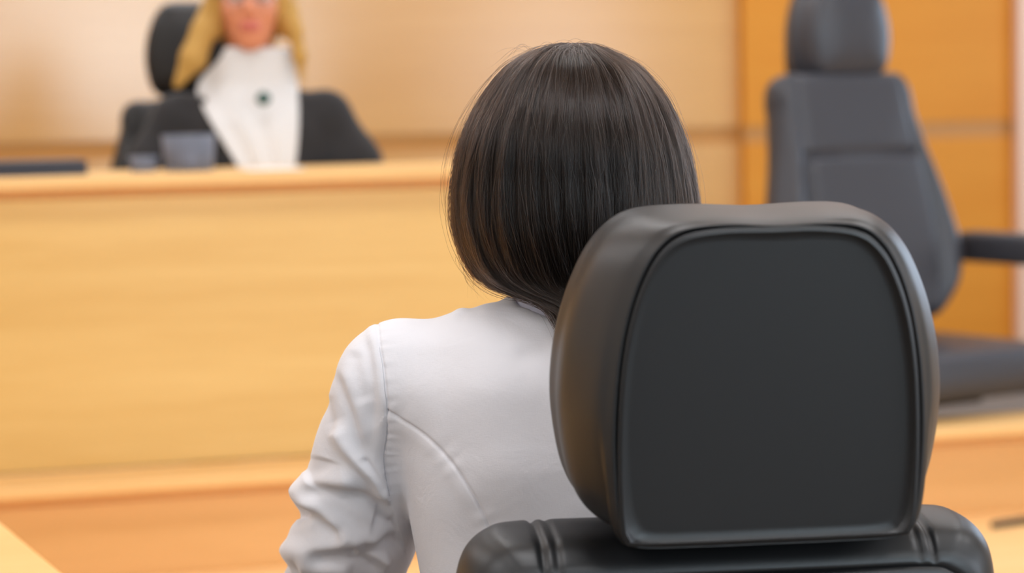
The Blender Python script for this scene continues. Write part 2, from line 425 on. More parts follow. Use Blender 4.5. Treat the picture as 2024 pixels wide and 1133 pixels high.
# tall judge's bench
zb = on_v(300, 344, VB - 0.04).z
ub = c2r(0.145, 5.0)[0]
bench = thing('judges_bench', 'tall light wood bench front with a worktop, behind the woman in the white blouse', 'bench', (-0.4, VB, z_cap))
rbox('front_panel', bench, (uL, VB, z_cap), (ub, VB + 0.03, zb - 0.046), M['bench'])
rbox('shadow_gap_strip', bench, (uL, VB + 0.006, zb - 0.046), (ub, VB + 0.03, zb - 0.028), M['shadow_gap'], 0)
rbox('worktop', bench, (uL, VB - 0.04, zb - 0.028), (ub + 0.03, VB + 0.36, zb), M['bench_top'], 0.005)
rbox('end_panel', bench, (ub - 0.03, VB + 0.031, ZD + 0.0), (ub, VB + 0.34, zb - 0.0285), M['bench'])

# desk at lower left
da, db = on_z(125, 1133, 0.75), on_z(0, 1030, 0.75)
drz = math.atan2(-(db.x - da.x), db.y - da.y)
desk = thing('desk', 'light wood desk whose corner shows at the lower left, left of the white sleeve', 'desk', (da.x, da.y, 0), drz)
def dbox(name, lo, hi, bev=0.003): return box(name, lo, hi, M['desk'], desk, bev)
dbox('desktop', (-1.4, -0.22, 0.72), (0, 0.62, 0.75), 0.004)
for uu in (-1.36, -0.08): dbox('side_panel', (uu, -0.18, 0), (uu + 0.03, 0.58, 0.72))
dbox('modesty_panel', (-1.33, 0.50, 0.25), (-0.08, 0.52, 0.72))

# cable on the platform at right
ca = on_z(1962, 1045, z_step); cb = on_z(2020, 1036, z_step); cc = on_z(2120, 1022, z_step)
tag(tube('cable', [(p.x, p.y, z_step + 0.008) for p in (ca, cb, cc)], 0.008, plain('dark_rubber', srgb(60, 52, 46), 0.6)), 'dark cable lying on the pale platform at the lower right edge', 'cable')

# ------------------------------------------------------------------ chairs
def outline(pts, n=10):
    """half outline (x >= 0) from bottom to top, mirrored to a closed loop"""
    h = np.array(pts, float); left = h[::-1].copy(); left[:, 0] *= -1
    P = np.concatenate([[(0, h[0, 1])], h, [(0, h[-1, 1])], left])
    return catmull(P, n, True)
OUT_HEAD = outline([(0.40, 0), (0.70, 0.008), (0.84, 0.05), (0.925, 0.13), (0.975, 0.25), (1.0, 0.40), (0.985, 0.54), (0.945, 0.66), (0.885, 0.77), (0.80, 0.875), (0.69, 0.95), (0.55, 0.99), (0.30, 1.0)])
OUT_PANEL = outline([(0.45, 0), (0.88, 0.003), (0.955, 0.02), (0.985, 0.07), (0.998, 0.19), (1.0, 0.31), (0.993, 0.43), (0.97, 0.57), (0.92, 0.71), (0.84, 0.83), (0.73, 0.925), (0.58, 0.98), (0.32, 1.0)])
def cushion(name, rings, mat, parent, cap0=None, cap1=None, disp=None, nc=14):
    """rings: list of (outline, y, hw, zb, zt). cap0 / cap1: bulge at first / last ring"""
    V = []; Fc = []; n = len(rings[0][0])
    def ring(o, y, hw, zb, zt): return np.stack([o[:, 0] * hw, np.full(n, y), zb + (zt - zb) * o[:, 1]], 1)
    RR = [ring(*r) for r in rings]
    def caps(r0, bulge, sign):
        c = np.array([0, r0[0, 1], r0[:, 2].mean()]); out = []
        for i in range(1, nc):
            f = 1 - i / nc
            q = c + (r0 - c) * f; q[:, 1] = r0[:, 1] + sign * bulge * (1 - f ** 2.6); out.append(q)
        return out
    full = RR
    if cap0 is not None: full = caps(RR[0], cap0, -1)[::-1] + full
    if cap1 is not None: full = full + caps(RR[-1], cap1, 1)
    V = np.concatenate(full)
    m = len(full)
    for i in range(m - 1):
        for k in range(n): Fc.append((i * n + k, (i + 1) * n + k, (i + 1) * n + (k + 1) % n, i * n + (k + 1) % n))
    V = V.tolist()
    def fan(base, yoff, rev):
        r = np.array(V[base:base + n]); V.append([0, r[0, 1] + yoff, r[:, 2].mean()]); ci = len(V) - 1
        for k in range(n): Fc.append((base + k, base + (k + 1) % n, ci) if not rev else (base + (k + 1) % n, base + k, ci))
    if cap0 is not None: fan(0, 0, False)
    if cap1 is not None: fan((m - 1) * n, 0, True)
    V = np.array(V)
    if disp is not None: V = disp(V)
    bm = bmesh.new(); vs = [bm.verts.new(v) for v in V]
    for f in Fc:
        try: bm.faces.new([vs[i] for i in f])
        except ValueError: pass
    return from_bm(name, bm, mat, parent, True)
def smooth_st(st, n=6): return catmull(st, n)

def make_chair(name, label, loc, rz, lift=0.0, mat='leather', hr=(0.146, 0.113, 0.932, 0.237, 0.02), back=(0.212, 0.260, 0.50, 0.925), front_lines=False, group=None, recline=7.0, lean=0.0, boff=0.0, arm=(0.645, 0.04), post=0.0):
    L = M[mat]
    t = thing(name, label, 'chair', loc, rz, 'high-back leather office chairs')
    hw, hp, zb, hh, tap = hr
    yh = -0.30
    # headrest
    st = smooth_st([(-0.064, hp - 0.003, 0.003, hh - 0.004), (-0.0685, hp + 0.0012, 0.000, hh - 0.0004), (-0.066, hp + 0.005, -0.001, hh + 0.0012), (-0.048, hp + 0.017, 0.0, hh + 0.003),
                    (-0.01, hp + 0.032, 0.0, hh + 0.003), (0.025, hw - 0.001, 0.0, hh + 0.002), (0.05, hw, 0.002, hh), (0.072, hw - 0.012, 0.01, hh - 0.012), (0.082, hw - 0.03, 0.03, hh - 0.032)])
    def dent(V):
        w = np.exp(-((V[:, 0] - 0.01) / 0.035) ** 2) * sstep(V[:, 2], hh - 0.03, hh)
        V[:, 2] -= 0.0022 * w; return V
    a = R(3.0)
    hr_ = cushion('headrest', [(OUT_HEAD if y > -0.06 else OUT_HEAD * 0.35 + OUT_PANEL * 0.65, y, w, z0, z1) for y, w, z0, z1 in st], L, t, 0.0, 0.012, dent)
    hr_.location = (0, yh, zb + lift); hr_.rotation_euler = (-R(lean), 0, 0)
    pn = [(-0.060, hp - 0.0016, 0.002, hh - 0.0035), (-0.0685, hp - 0.0006, 0.001, hh - 0.0022), (-0.0703, hp - 0.0016, 0.002, hh - 0.0034), (-0.0712, hp - 0.0038, 0.004, hh - 0.0058)]
    cushion('back_panel', [(OUT_PANEL, *p) for p in smooth_st(pn, 4)], L, hr_, 0.003, None)
    # backrest
    bt, bw, z0, z1 = back; H = z1 - z0
    bo = lambda top, mid, bot, rc: outline([(0.35, 0), (bot - 0.12, 0.006), (bot, 0.05), (bot + (mid - bot) * 0.6, 0.18), (mid, 0.38), (mid * 0.55 + top * 0.45, 0.62), (top * 1.01, 0.82), (top, 0.90), (top * 0.965, 0.955), (top * 0.89, 0.988), (top * 0.78, 1.0), (top * 0.4, 1.0)], 44)
    o = bo(bt / bw, 1.0, 0.84, 0)
    if front_lines:
        k_ = bt / bw; o = outline([(0.35, 0), (0.60, 0.006), (0.74, 0.035), (0.90, 0.11), (0.985, 0.20), (1.0, 0.28), (0.70 + 0.3 * k_, 0.46), (0.28 + 0.72 * k_, 0.66), (k_ * 1.01, 0.84), (k_, 0.91), (k_ * 0.965, 0.958), (k_ * 0.89, 0.988), (k_ * 0.78, 1.0), (k_ * 0.4, 1.0)], 44)
    bs = smooth_st([(-0.052, bw - 0.038, 0.02, H - 0.026), (-0.053, bw - 0.030, 0.016, H - 0.021), (-0.047, bw - 0.020, 0.012, H - 0.012), (-0.03, bw - 0.008, 0.004, H - 0.002), (0.0, bw, 0.0, H), (0.03, bw - 0.004, 0.002, H - 0.002), (0.05, bw - 0.018, 0.012, H - 0.012), (0.058, bw - 0.04, 0.03, H - 0.03)], 6)
    def bdisp(V):
        # stitched seams over the top and, on the front, the bolster and cross seams
        for s in (-1, 1):
            for off, dep in ((0.0, 0.003), (0.011, 0.0016)):
                d = np.abs(V[:, 0] - s * (bt - 0.062 - off)); w = np.exp(-(d / 0.0028) ** 2) * sstep(V[:, 2], H - 0.035, H - 0.012)
                V[:, 2] -= dep * w
        fr = sstep(V[:, 1], 0.045, 0.058)
        prof = np.interp(V[:, 2] / H, [0, 0.4, 1.0], [bw * 0.62, bw * 0.66, bt * 0.78])
        d = np.abs(np.abs(V[:, 0]) - prof)
        V[:, 1] += fr * (0.022 * sstep(np.abs(V[:, 0]), prof, prof + 0.05) * sstep(-V[:, 2] / H, -0.86, -0.6) - 0.008 * np.exp(-(d / 0.008) ** 2))
        if front_lines:
            d = np.abs(V[:, 2] - 0.66 * H); V[:, 1] -= fr * 0.012 * np.exp(-(d / 0.012) ** 2) * (np.abs(V[:, 0]) < prof)
            V[:, 1] += fr * 0.014 * sstep(-V[:, 2] / H, -0.66, -0.63) * (np.abs(V[:, 0]) < prof - 0.01)
        return V
    b_ = cushion('backrest', [(o, *q) for q in bs], L, t, 0.0, 0.01, bdisp, 34)
    b_.location = (boff, yh + 0.03, z0 + lift)
    b_.rotation_euler = (R(recline), 0, 0)
    # rotate about its top so that the headrest keeps its seat
    sh = Vector((0, 0, H)); rt = Matrix.Rotation(R(recline), 3, 'X') @ sh; b_.location += sh - rt
    pb = [(-0.046, bw - 0.037, 0.022, H - 0.026), (-0.0545, bw - 0.036, 0.021, H - 0.025), (-0.058, bw - 0.040, 0.025, H - 0.029), (-0.0595, bw - 0.048, 0.033, H - 0.037)]
    cushion('back_panel', [(o, *q) for q in smooth_st(pb, 4)], L, b_, 0.008, None)
    # seat
    def seat_ring():
        bm = bmesh.new(); add_box(bm, (-0.255, -0.25, 0.365), (0.255, 0.27, 0.47), 0.045, 6)
        for v in bm.verts:
            if v.co.z > 0.44:
                v.co.z += 0.016 * (abs(v.co.x) / 0.25) ** 2 - 0.012 * math.exp(-((v.co.y - 0.0) / 0.2) ** 2)
        return bm
    s_ = from_bm('seat', seat_ring(), L, t, True); s_.location = (0, 0, lift)
    mech = box('seat_plate', (-0.10, -0.14, 0.335), (0.10, 0.12, 0.366), M['plastic'], t, 0.008); mech.location = (0, 0, lift)
    for s in (-1, 1):
        bm = bmesh.new(); add_box(bm, (s * 0.315 - 0.038, -0.17, arm[0]), (s * 0.315 + 0.038, 0.13, arm[0] + arm[1]), min(0.019, arm[1] * 0.45), 4)
        ar = from_bm('armrest', bm, L, t, True); ar.location = (0, 0, lift)
        tb = tube('arm_post', [(s * 0.24, post, 0.375), (s * 0.31, post, 0.385), (s * 0.335, post - 0.01, 0.45), (s * 0.325, post - 0.02, 0.60), (s * 0.315, post - 0.02, arm[0] + 0.005)], [0.018, 0.02, 0.018, 0.018], M['plastic'], ar)
    tube('back_bracket', [(0, -0.05, 0.345), (0, -0.22, 0.35), (0, -0.30, 0.40), (0, -0.325, 0.56)], [0.022, 0.022, 0.02], M['plastic'], t).location = (0, 0, lift)
    lathe('gas_column', [(0, 0.10), (0.026, 0.10), (0.026, 0.24), (0.018, 0.241), (0.018, 0.34 + lift), (0, 0.34 + lift)], M['metal'], t, 24)
    for i in range(5):
        a = 2 * math.pi * i / 5 + 0.3; cx, cy = math.cos(a), math.sin(a)
        lg = tube('leg', [(0.0, 0, 0.11), (cx * 0.12, cy * 0.12, 0.105), (cx * 0.30, cy * 0.30, 0.075)], [0.028, 0.022, 0.014], M['plastic'], t, 8)
        bm = bmesh.new(); bmesh.ops.create_cone(bm, cap_ends=True, segments=20, radius1=0.028, radius2=0.028, depth=0.04, matrix=Matrix.Translation((cx * 0.30, cy * 0.30, 0.0285)) @ Matrix.Rotation(a, 4, 'Z') @ Matrix.Rotation(R(90), 4, 'X'))
        from_bm('caster', bm, M['plastic'], lg, True)
        tube('caster_stem', [(cx * 0.30, cy * 0.30, 0.03), (cx * 0.30, cy * 0.30, 0.08)], 0.007, M['metal'], lg, 8)
    return t

BETA = R(6.5)
hx, hy = 0.177, 1.720
ox, oy = hx - 0.30 * math.sin(BETA), hy + 0.30 * math.cos(BETA)
near = make_chair('office_chair', 'black leather high-back office chair in the foreground, seen from behind', (*c2r(ox, oy), 0), BETA - YAW, boff=-0.010, lean=-5)

# chair of the robed person
jx, jd = (428 - 1012) / F * 5.72, 5.72
make_chair('office_chair', 'black leather high-back chair behind the robed person at the bench', (*c2r(jx, jd - 0.30), ZD), R(180) - YAW + R(2), lift=1.527 - 1.172 - ZD, recline=-7 + 14)

# empty chair at right
rd = 5.75
RZ = R(180 + 32) - YAW
hdx = (1657 - 1012) / F * rd
fw = (-math.sin(R(212)), math.cos(R(212)))
rz_head_b = 1.25 + (197 - 154) / F * rd
rz_back_b = 1.25 - (650 - 195) / F * (rd - 0.1)
Hb = rz_head_b - 0.012 - rz_back_b
rlift = 1.25 - (690 - 195) / F * 5.45 - 0.47 - ZD
make_chair('office_chair', 'empty charcoal leather high-back chair at the right behind the low partition', (*c2r(hdx + 0.30 * fw[0], rd + 0.30 * fw[1]), ZD), RZ,
           lift=rlift, mat='leather_g', hr=(0.130, 0.105, rz_head_b - ZD - rlift, 0.225, 0.02), back=(0.212, 0.290, rz_back_b - ZD - rlift, rz_head_b + 0.006 - ZD - rlift), front_lines=True, recline=13, boff=0.030, arm=(0.652, 0.078), post=0.11)

# ------------------------------------------------------------------ people
def hand(G, w, fwd, down, side):
    """palm at w, fingers along fwd, thumb towards side; slightly curled towards down"""
    w = np.array(w, float); f = np.array(fwd, float); f /= np.linalg.norm(f); s = np.array(side, float); s -= f * (s @ f); s /= np.linalg.norm(s)
    d = np.array(down, float); d -= f * (d @ f) + s * (d @ s); d /= np.linalg.norm(d)
    for i, o in enumerate((0.028, 0.010, -0.009, -0.027)):
        b = w + f * 0.085 + s * o; G.cap(w + f * 0.01 + s * o * 0.6, b, 0.016, 0.012, 0.02)
        l = (0.040, 0.045, 0.042, 0.033)[i]
        p1 = b + f * l + d * 0.006; p2 = p1 + f * l * 0.55 + d * 0.014; p3 = p2 + f * l * 0.35 + d * 0.016
        G.chain([b, p1, p2, p3], [0.009, 0.0085, 0.008, 0.0072], 0.006)
    t0 = w + f * 0.03 + s * 0.025; t1 = w + f * 0.06 + s * 0.052 + d * 0.008; t2 = w + f * 0.092 + s * 0.058 + d * 0.014
    G.chain([t0, t1, t2], [0.014, 0.0105, 0.009], 0.008)
def head(G, c, face=True):
    c = np.array(c, float); A = lambda *v: c + np.array(v)
    G.ell(A(0, -0.012, 0.035), (0.073, 0.094, 0.092), 0.02)
    G.ell(A(0, 0.025, -0.03), (0.061, 0.070, 0.083), 0.03)
    G.ell(A(0, 0.055, -0.092), (0.026, 0.026, 0.022), 0.03)
    G.cap(A(0, 0.088, 0.012), A(0, 0.108, -0.026), 0.008, 0.011, 0.012)
    for s in (-1, 1):
        G.ell(A(s * 0.011, 0.098, -0.030), (0.009, 0.010, 0.007), 0.008)
        G.ell(A(s * 0.036, 0.062, -0.028), (0.022, 0.022, 0.018), 0.02)
        G.ell(A(s * 0.031, 0.090, 0.006), (0.016, 0.012, 0.011), 0.01, 'sub')
        G.ell(A(s * 0.032, 0.084, 0.022), (0.024, 0.010, 0.007), 0.012)
        G.ell(A(s * 0.075, -0.005, -0.005), (0.010, 0.022, 0.032), 0.008)
    G.ell(A(0, 0.090, -0.058), (0.024, 0.011, 0.006), 0.006); G.ell(A(0, 0.089, -0.069), (0.021, 0.011, 0.007), 0.006)
    G.ell(A(0, 0.103, -0.0635), (0.022, 0.008, 0.0016), 0.003, 'sub')
def legs(G, z, hx_=0.09, knee=0.42, spread=0.11):
    for s in (-1, 1):
        G.cap((s * hx_, 0.02, z + 0.075), (s * spread, knee, z + 0.06), 0.085, 0.058, 0.04)
        G.cap((s * spread, knee, z + 0.055), (s * spread, knee + 0.03, 0.09), 0.055, 0.035, 0.03)
        G.cap((s * spread, knee + 0.02, 0.045), (s * spread, knee + 0.19, 0.028), 0.036, 0.024, 0.02)
def clothes_legs(root, z, mat, hx_, knee, spread):
    G = Grid((-0.26, -0.18, 0.07), (0.26, 0.56, z + 0.26), 0.008)
    G.loft([(z + 0.015, 0, 0.0, 0.15, 0.10), (z + 0.08, 0, 0.0, 0.178, 0.125), (z + 0.16, 0, 0.0, 0.165, 0.118), (z + 0.22, 0, 0, 0.14, 0.105)])
    for s in (-1, 1):
        G.cap((s * hx_, 0.02, z + 0.075), (s * spread, knee, z + 0.062), 0.092, 0.066, 0.04)
        G.cap((s * spread, knee, z + 0.06), (s * spread, knee + 0.03, 0.12), 0.064, 0.048, 0.03)
    V, Fs = G.mesh(); link('trousers', quick_mesh('trousers', V, Fs), mat, root)
    for s in (-1, 1):
        G = Grid((s * spread - 0.07, knee - 0.06, -0.005), (s * spread + 0.07, knee + 0.26, 0.13), 0.005)
        G.cap((s * spread, knee + 0.02, 0.05), (s * spread, knee + 0.20, 0.034), 0.043, 0.032, 0.02); G.cap((s * spread, knee + 0.02, 0.08), (s * spread, knee + 0.02, 0.04), 0.042, 0.043, 0.02)
        G.D = np.maximum(G.D, (0.002 - G.ax[2])[None, None, :])
        V, Fs = G.mesh(1); link('shoe', quick_mesh('shoe', V, Fs), M['shoe'], root)

# ---- the woman seen from behind
WD = 2.0
wx = 0.058
woman = thing('person', 'person with long dark brown hair in a white blouse, seated with the back turned', 'person', (*c2r(wx, WD), 0), -YAW)
WI = (Matrix.Translation((*c2r(wx, WD), 0)) @ Matrix.Rotation(-YAW, 4, 'Z')).inverted()
def wl(px, py, dy=0.0):                      # point of the picture at a local depth, in her frame
    return WI @ at(px, py, WD + dy)
HC = (0.0, 0.012, 1.158)
SL = (-0.160, 0.0, 1.008); EL = (-0.230, 0.145, 0.785); WRI = (-0.105, 0.30, 0.655)
MIDL = (-0.208, 0.072, 0.862)
mir = lambda p: (-p[0], p[1], p[2])
G = Grid((-0.33, -0.18, -0.003), (0.33, 0.66, 1.32), 0.005)
head(G, HC)
G.cap((0, -0.008, 1.02), (0, 0.006, 1.13), 0.044, 0.047, 0.02)
G.loft([(0.49, 0, 0.0, 0.13, 0.09), (0.56, 0, 0.0, 0.16, 0.105), (0.66, 0, 0.0, 0.125, 0.09), (0.80, 0, 0.0, 0.125, 0.095), (0.92, 0, -0.005, 0.135, 0.10), (1.0, 0, -0.01, 0.13, 0.085), (1.045, 0, -0.015, 0.09, 0.06)])
for f in (lambda p: p, mir):
    G.chain([f((-0.05, -0.01, 1.045)), f(SL), f(MIDL), f(EL)], [0.036, 0.038, 0.036, 0.032], 0.02)
    G.chain([f(EL), f(WRI)], [0.033, 0.024], 0.02)
    sd = np.array(f((-1.0, 0, 0))) * -1
    hand(G, f(WRI), np.array(f((0.25, 1, -0.28))), (0, 0, -1), sd)
legs(G, 0.462)
V, Fs = G.mesh()
wme = quick_mesh('body', V, Fs); wb = link('body', wme, [M['skin'], M['lip']], woman)
def lips(me, V, Fs, C):
    cen = V[Fs].mean(1)
    lm = (((cen[:, 0] - C[0]) / 0.024) ** 2 + ((cen[:, 2] - (C[2] - 0.0635)) / 0.0135) ** 2 < 1) & (cen[:, 1] > C[1] + 0.075)
    if len(me.polygons) == len(Fs): me.polygons.foreach_set('material_index', lm.astype(np.int32))
lips(wme, V, Fs, HC)
for s in (-1, 1):
    bm = bmesh.new(); bmesh.ops.create_uvsphere(bm, u_segments=20, v_segments=14, radius=0.0115); e = from_bm('eye', bm, M['eye'], woman, True); e.location = (HC[0] + s * 0.031, HC[1] + 0.079, HC[2] + 0.006)
    bm = bmesh.new(); bmesh.ops.create_uvsphere(bm, u_segments=14, v_segments=10, radius=0.006); i_ = from_bm('iris', bm, M['iris'], e, True); i_.location = (0, 0.0072, 0)
clothes_legs(woman, 0.462, M['trouser'], 0.09, 0.42, 0.11)

# blouse
G = Grid((-0.34, -0.19, 0.53), (0.34, 0.34, 1.115), 0.0026)
G.loft([(0.545, 0, 0.0, 0.172, 0.128), (0.60, 0, 0.0, 0.166, 0.120), (0.70, 0, 0.0, 0.130, 0.108), (0.80, 0, 0.0, 0.139, 0.114), (0.87, 0, -0.004, 0.150, 0.116), (0.93, 0, -0.008, 0.162, 0.114), (0.96, 0, -0.008, 0.166, 0.112), (1.01, 0, -0.012, 0.172, 0.098), (1.042, 0, -0.012, 0.148, 0.078), (1.058, 0, -0.012, 0.118, 0.064), (1.070, 0, -0.012, 0.086, 0.052), (1.079, 0, -0.012, 0.054, 0.040)], 0.03)
for f in (lambda p: p, mir):
    G.cap(f((-0.075, -0.012, 1.036)), f((-0.150, -0.006, 1.020)), 0.036, 0.040, 0.045)
    UPM = tuple(0.55 * a + 0.45 * b for a, b in zip(SL, MIDL)); UPM = (UPM[0], UPM[1] - 0.006, UPM[2])
    G.cap(f(SL), f(UPM), 0.055, 0.057, 0.014)
    G.cap(f(UPM), f(MIDL), 0.057, 0.059, 0.005)
    G.cap(f(MIDL), f(EL), 0.058, 0.055, 0.004)
    G.cap(f(EL), f(WRI), 0.054, 0.036, 0.004)
G.cap((0, -0.010, 1.05), (0, 0.02, 1.20), 0.056, 0.066, 0.006, 'sub')
V, Fs = G.mesh(2)
me = subdivide(quick_mesh('blouse', V, Fs))
V = coords(me); N = normals(me)
def project(V):                              # direction of each vertex as seen by the viewer, in metres at 2 m
    Q = np.array(CAMM.inverted() @ WI.inverted()); C = V.astype(float) @ Q[:3, :3].T + Q[:3, 3]
    return C[:, :2] / -C[:, 2:3] * WD
P2 = project(V)
pl = lambda pts, dy=0: np.array([((a - W0 / 2) / F * WD, (H0 / 2 - b) / F * WD) for a, b in pts])
P2m = project(V * np.array([-1, 1, 1], np.float32))
back = sstep(-V[:, 1], -0.05, 0.02)
disp = np.zeros(len(V))
EDGE = pl([(760, 800), (762, 860), (761, 944), (770, 980), (788, 1040), (806, 1100), (830, 1150), (850, 1400)])[::-1]
left = (P2[:, 0] < np.interp(P2[:, 1], EDGE[:, 1], EDGE[:, 0]) - 0.001) & (V[:, 0] < -0.08)
back = np.maximum(back * (~left), sstep(-N[:, 1], -0.5, 0.1) * left)
def fold(pts, amp, wdt, taper=0.18, sel=None, dy=-0.04):
    m_ = left if sel is None else sel
    d, t, sg, L = dist_poly(P2[m_], catmull(pl(pts, dy), 6))
    env = sstep(t, -0.02, taper) * sstep(1 - t, -0.02, taper)
    disp[m_] += 1.45 * amp * env * np.exp(-(d / wdt) ** 2) * back[m_]
K = 0.001
for pts, a, w in (
    ([(545, 992), (585, 978), (640, 960), (680, 954), (712, 932)], 6.5, 12), ([(600, 972), (648, 969), (689, 979), (733, 1001), (772, 1030)], -6.0, 7),
    ([(588, 998), (624, 1004), (656, 1026), (694, 1055), (723, 1066), (770, 1074)], 7.5, 8), ([(560, 1030), (600, 1015), (630, 1016), (656, 1038), (688, 1060)], -5.5, 7),
    ([(528, 1074), (576, 1090), (636, 1084), (684, 1074), (704, 1062)], 6.0, 12), ([(615, 1106), (660, 1097), (697, 1095), (725, 1108), (762, 1128)], -6.5, 7),
    ([(700, 1085), (733, 1103), (775, 1110)], 5.5, 7), ([(706, 1080), (757, 1079), (803, 1070)], -7.0, 8), ([(735, 1030), (770, 1040), (790, 1036)], -6.0, 7),
    ([(662, 830), (682, 872), (709, 908), (749, 952), (775, 1000)], 5.5, 8), 
    ([(664, 728), (683, 782), (699, 826), (712, 880), (728, 915)], -1.8, 4.5), ([(676, 724), (696, 782), (712, 826), (726, 880)], 1.2, 6),
    ([(644, 780), (650, 815), (664, 862)], -1.6, 5), ([(722, 660), (732, 720), (738, 790), (742, 850)], -1.8, 6), ([(700, 690), (706, 740), (722, 800)], -1.5, 7),
    ([(716, 900), (733, 920), (752, 948), (764, 976)], -2.6, 3),
    ([(640, 905), (632, 930), (612, 948)], -3.0, 12), ([(604, 1000), (570, 1016)], -5.0, 8), ([(572, 1108), (540, 1116)], -4.5, 8),
    ([(590, 1120), (640, 1122), (700, 1130)], 4.0, 9)):
    fold(pts, a * K, w * K)
# shoulder pinch beside the collar
allm = np.ones(len(V), bool)
up = sstep(N[:, 2], -0.2, 0.5)
for pts, a, w in (([(898, 590), (904, 604), (925, 622)], 3.5, 10), ([(880, 606), (900, 618), (930, 626)], -1.2, 5), ([(926, 598), (938, 616), (950, 640)], -1.2, 8), ([(1040, 700), (1066, 690), (1100, 680)], -2.0, 9)):
    d, t, sg, L = dist_poly(P2, catmull(pl(pts), 6)); disp += a * K * np.exp(-(d / (w * K)) ** 2) * sstep(1 - t, 0, 0.5) * np.maximum(back, up) * (V[:, 0] < 0.06)
# seams
SEAM_A = [(746, 632), (750, 685), (756, 724), (760, 770), (764, 800), (764, 859), (759, 890), (758, 908), (762, 944), (770, 980)]
SEAM_P = [(764, 812), (790, 828), (820, 846), (850, 868), (880, 898), (910, 936), (938, 982), (958, 1024), (978, 1075), (1000, 1150)]
rear = sstep(-N[:, 1], -0.35, 0.2)
for sx in (1, -1):
    for nm, seam in (('a', SEAM_A), ('p', SEAM_P)):
        d, t, sg, L = dist_poly(P2 if sx == 1 else P2m, catmull(pl(seam, -0.07 if nm == 'p' else -0.04), 6))
        endm = (t > 0.002) & (t < 0.998)
        disp += -0.0016 * np.exp(-(d / 0.0014) ** 2) * rear * endm
        if nm == 'a':
            pk = np.exp(-(d / 0.010) ** 2) * (sg > 0)
            disp += 0.0003 * pk * (0.3 + np.sin(t * 31) ** 2) * np.sin(t * L / 0.010 * 2 * math.pi + 4 * np.sin(t * 9)) * rear * endm
            disp += 0.0016 * np.exp(-((d - 0.006) / 0.005) ** 2) * (sg < 0) * rear * endm
        else:
            disp += 0.0007 * np.exp(-((d - 0.007) / 0.006) ** 2) * (sg < 0) * rear * endm
            disp += 0.00022 * np.exp(-(d / 0.012) ** 2) * np.sin(t * L / 0.02 * 2 * math.pi + 2 * np.sin(t * 17)) * rear * endm
# soft undulation of the cloth over the back
x, z = V[:, 0], V[:, 2]
disp += back * (0.0016 * np.sin(38 * x + 21 * z + 1.1) * np.sin(17 * x - 33 * z) + 0.0010 * np.sin(71 * x - 24 * z + 0.4) * np.sin(47 * z + 30 * x))
V2 = V + N * disp[:, None]
setco(me, V2)
blouse = link('blouse', me, M['blouse'], woman)
# grey lines in the armhole grooves, shade of the seam gap put in as colour
Pm = project(V2); NRM = normals(me)
for sx in (1, -1):
    PP = Pm if sx == 1 else project(V2 * np.array([-1, 1, 1], np.float32))
    for seam in (SEAM_A,):
        path = []
        cand = np.where((V2[:, 0] * sx < 0.0) & (NRM[:, 1] < 0.6))[0]
        for q in catmull(pl(seam), 7):
            dd = np.sum((PP[cand] - q) ** 2, 1); jx = cand[np.argsort(dd)[:4]]
            path.append(V2[jx].mean(0) + NRM[jx].mean(0) * 0.0001)
        path = np.array(path)
        for _ in range(4): path[1:-1] = 0.25 * path[:-2] + 0.5 * path[1:-1] + 0.25 * path[2:]
        tube('seam', path, 0.0004, M['seam_shade'], blouse, 6, 2)
# collar band
prof = [(0.0565, -0.05), (0.0585, -0.02), (0.0585, 0.0), (0.0575, 0.018), (0.055, 0.023), (0.053, 0.018), (0.053, 0.0), (0.053, -0.05)]
cl = lathe('collar', prof, M['collar'], blouse, 64, (0, 0, 0)); cl.location = (0.0, -0.008, 1.070); cl.rotation_euler = (R(-13), 0, 0)

# hair: shell of rings, strands over it
HR = [(95, 1127, 1139, .012, .004), (96.5, 1092, 1174, .012, .026), (108, 1052, 1208, .012, .050), (128, 1016, 1246, .012, .070), (150, 992, 1274, .010, .083), (200, 955, 1312, .006, .100), (250, 930, 1336, .002, .109),
      (300, 914, 1354, .0, .113), (350, 905, 1365, .0, .113), (400, 902, 1372, -.002, .111), (450, 906, 1375, -.006, .106), (500, 923, 1370, -.012, .097), (540, 950, 1358, -.020, .086), (564, 990, 1348, -.032, .074), (579, 1032, 1342, -.046, .064),
      (594, 1064, 1334, -.060, .053), (612, 1092, 1328, -.072, .045), (650, 1112, 1320, -.086, .036), (700, 1130, 1310, -.098, .028), (770, 1150, 1290, -.112, .020), (840, 1190, 1262, -.118, .012), (880, 1215, 1240, -.12, .003)]
rows = []
for py, a, b, yc, ry in HR:
    A = wl(a, py, yc - 0.02); B = wl(b, py, yc - 0.02)
    rows.append(((A.x + B.x) / 2, yc, (A.z + B.z) / 2, (B.x - A.x) / 2, ry, (B.z - A.z) / 2))
rows = np.array(rows)
seg = np.sqrt(np.diff(rows[:, 2]) ** 2 + np.diff(rows[:, 0] - rows[:, 3]) ** 2 * 0.5 + np.diff(rows[:, 4]) ** 2 * 0.5); S = np.concatenate([[0], np.cumsum(seg)]); S /= S[-1]
fine = catmull(rows, 12); Sf = np.interp(np.arange(len(fine)) / 12, np.arange(len(rows)), S)
def shell(s, phi, off=0.0):
    g = lambda i: np.interp(s, Sf, fine[:, i])
    cx, cy, cz, rx, ry, tz = (g(i) for i in range(6))
    # slope of the profile for an outward offset
    e = 0.004; drx = (np.interp(s + e, Sf, fine[:, 3]) - np.interp(s - e, Sf, fine[:, 3])); dz = (np.interp(s + e, Sf, fine[:, 2]) - np.interp(s - e, Sf, fine[:, 2])) - 1e-6
    l = np.sqrt(drx ** 2 + dz ** 2); nr = -dz / l; nz = drx / l
    return np.stack([cx + np.maximum(rx + off * nr, 0.0008) * np.cos(phi), cy + np.maximum(ry + off * nr, 0.0008) * np.sin(phi), cz + tz * np.cos(phi) + off * nz], -1)
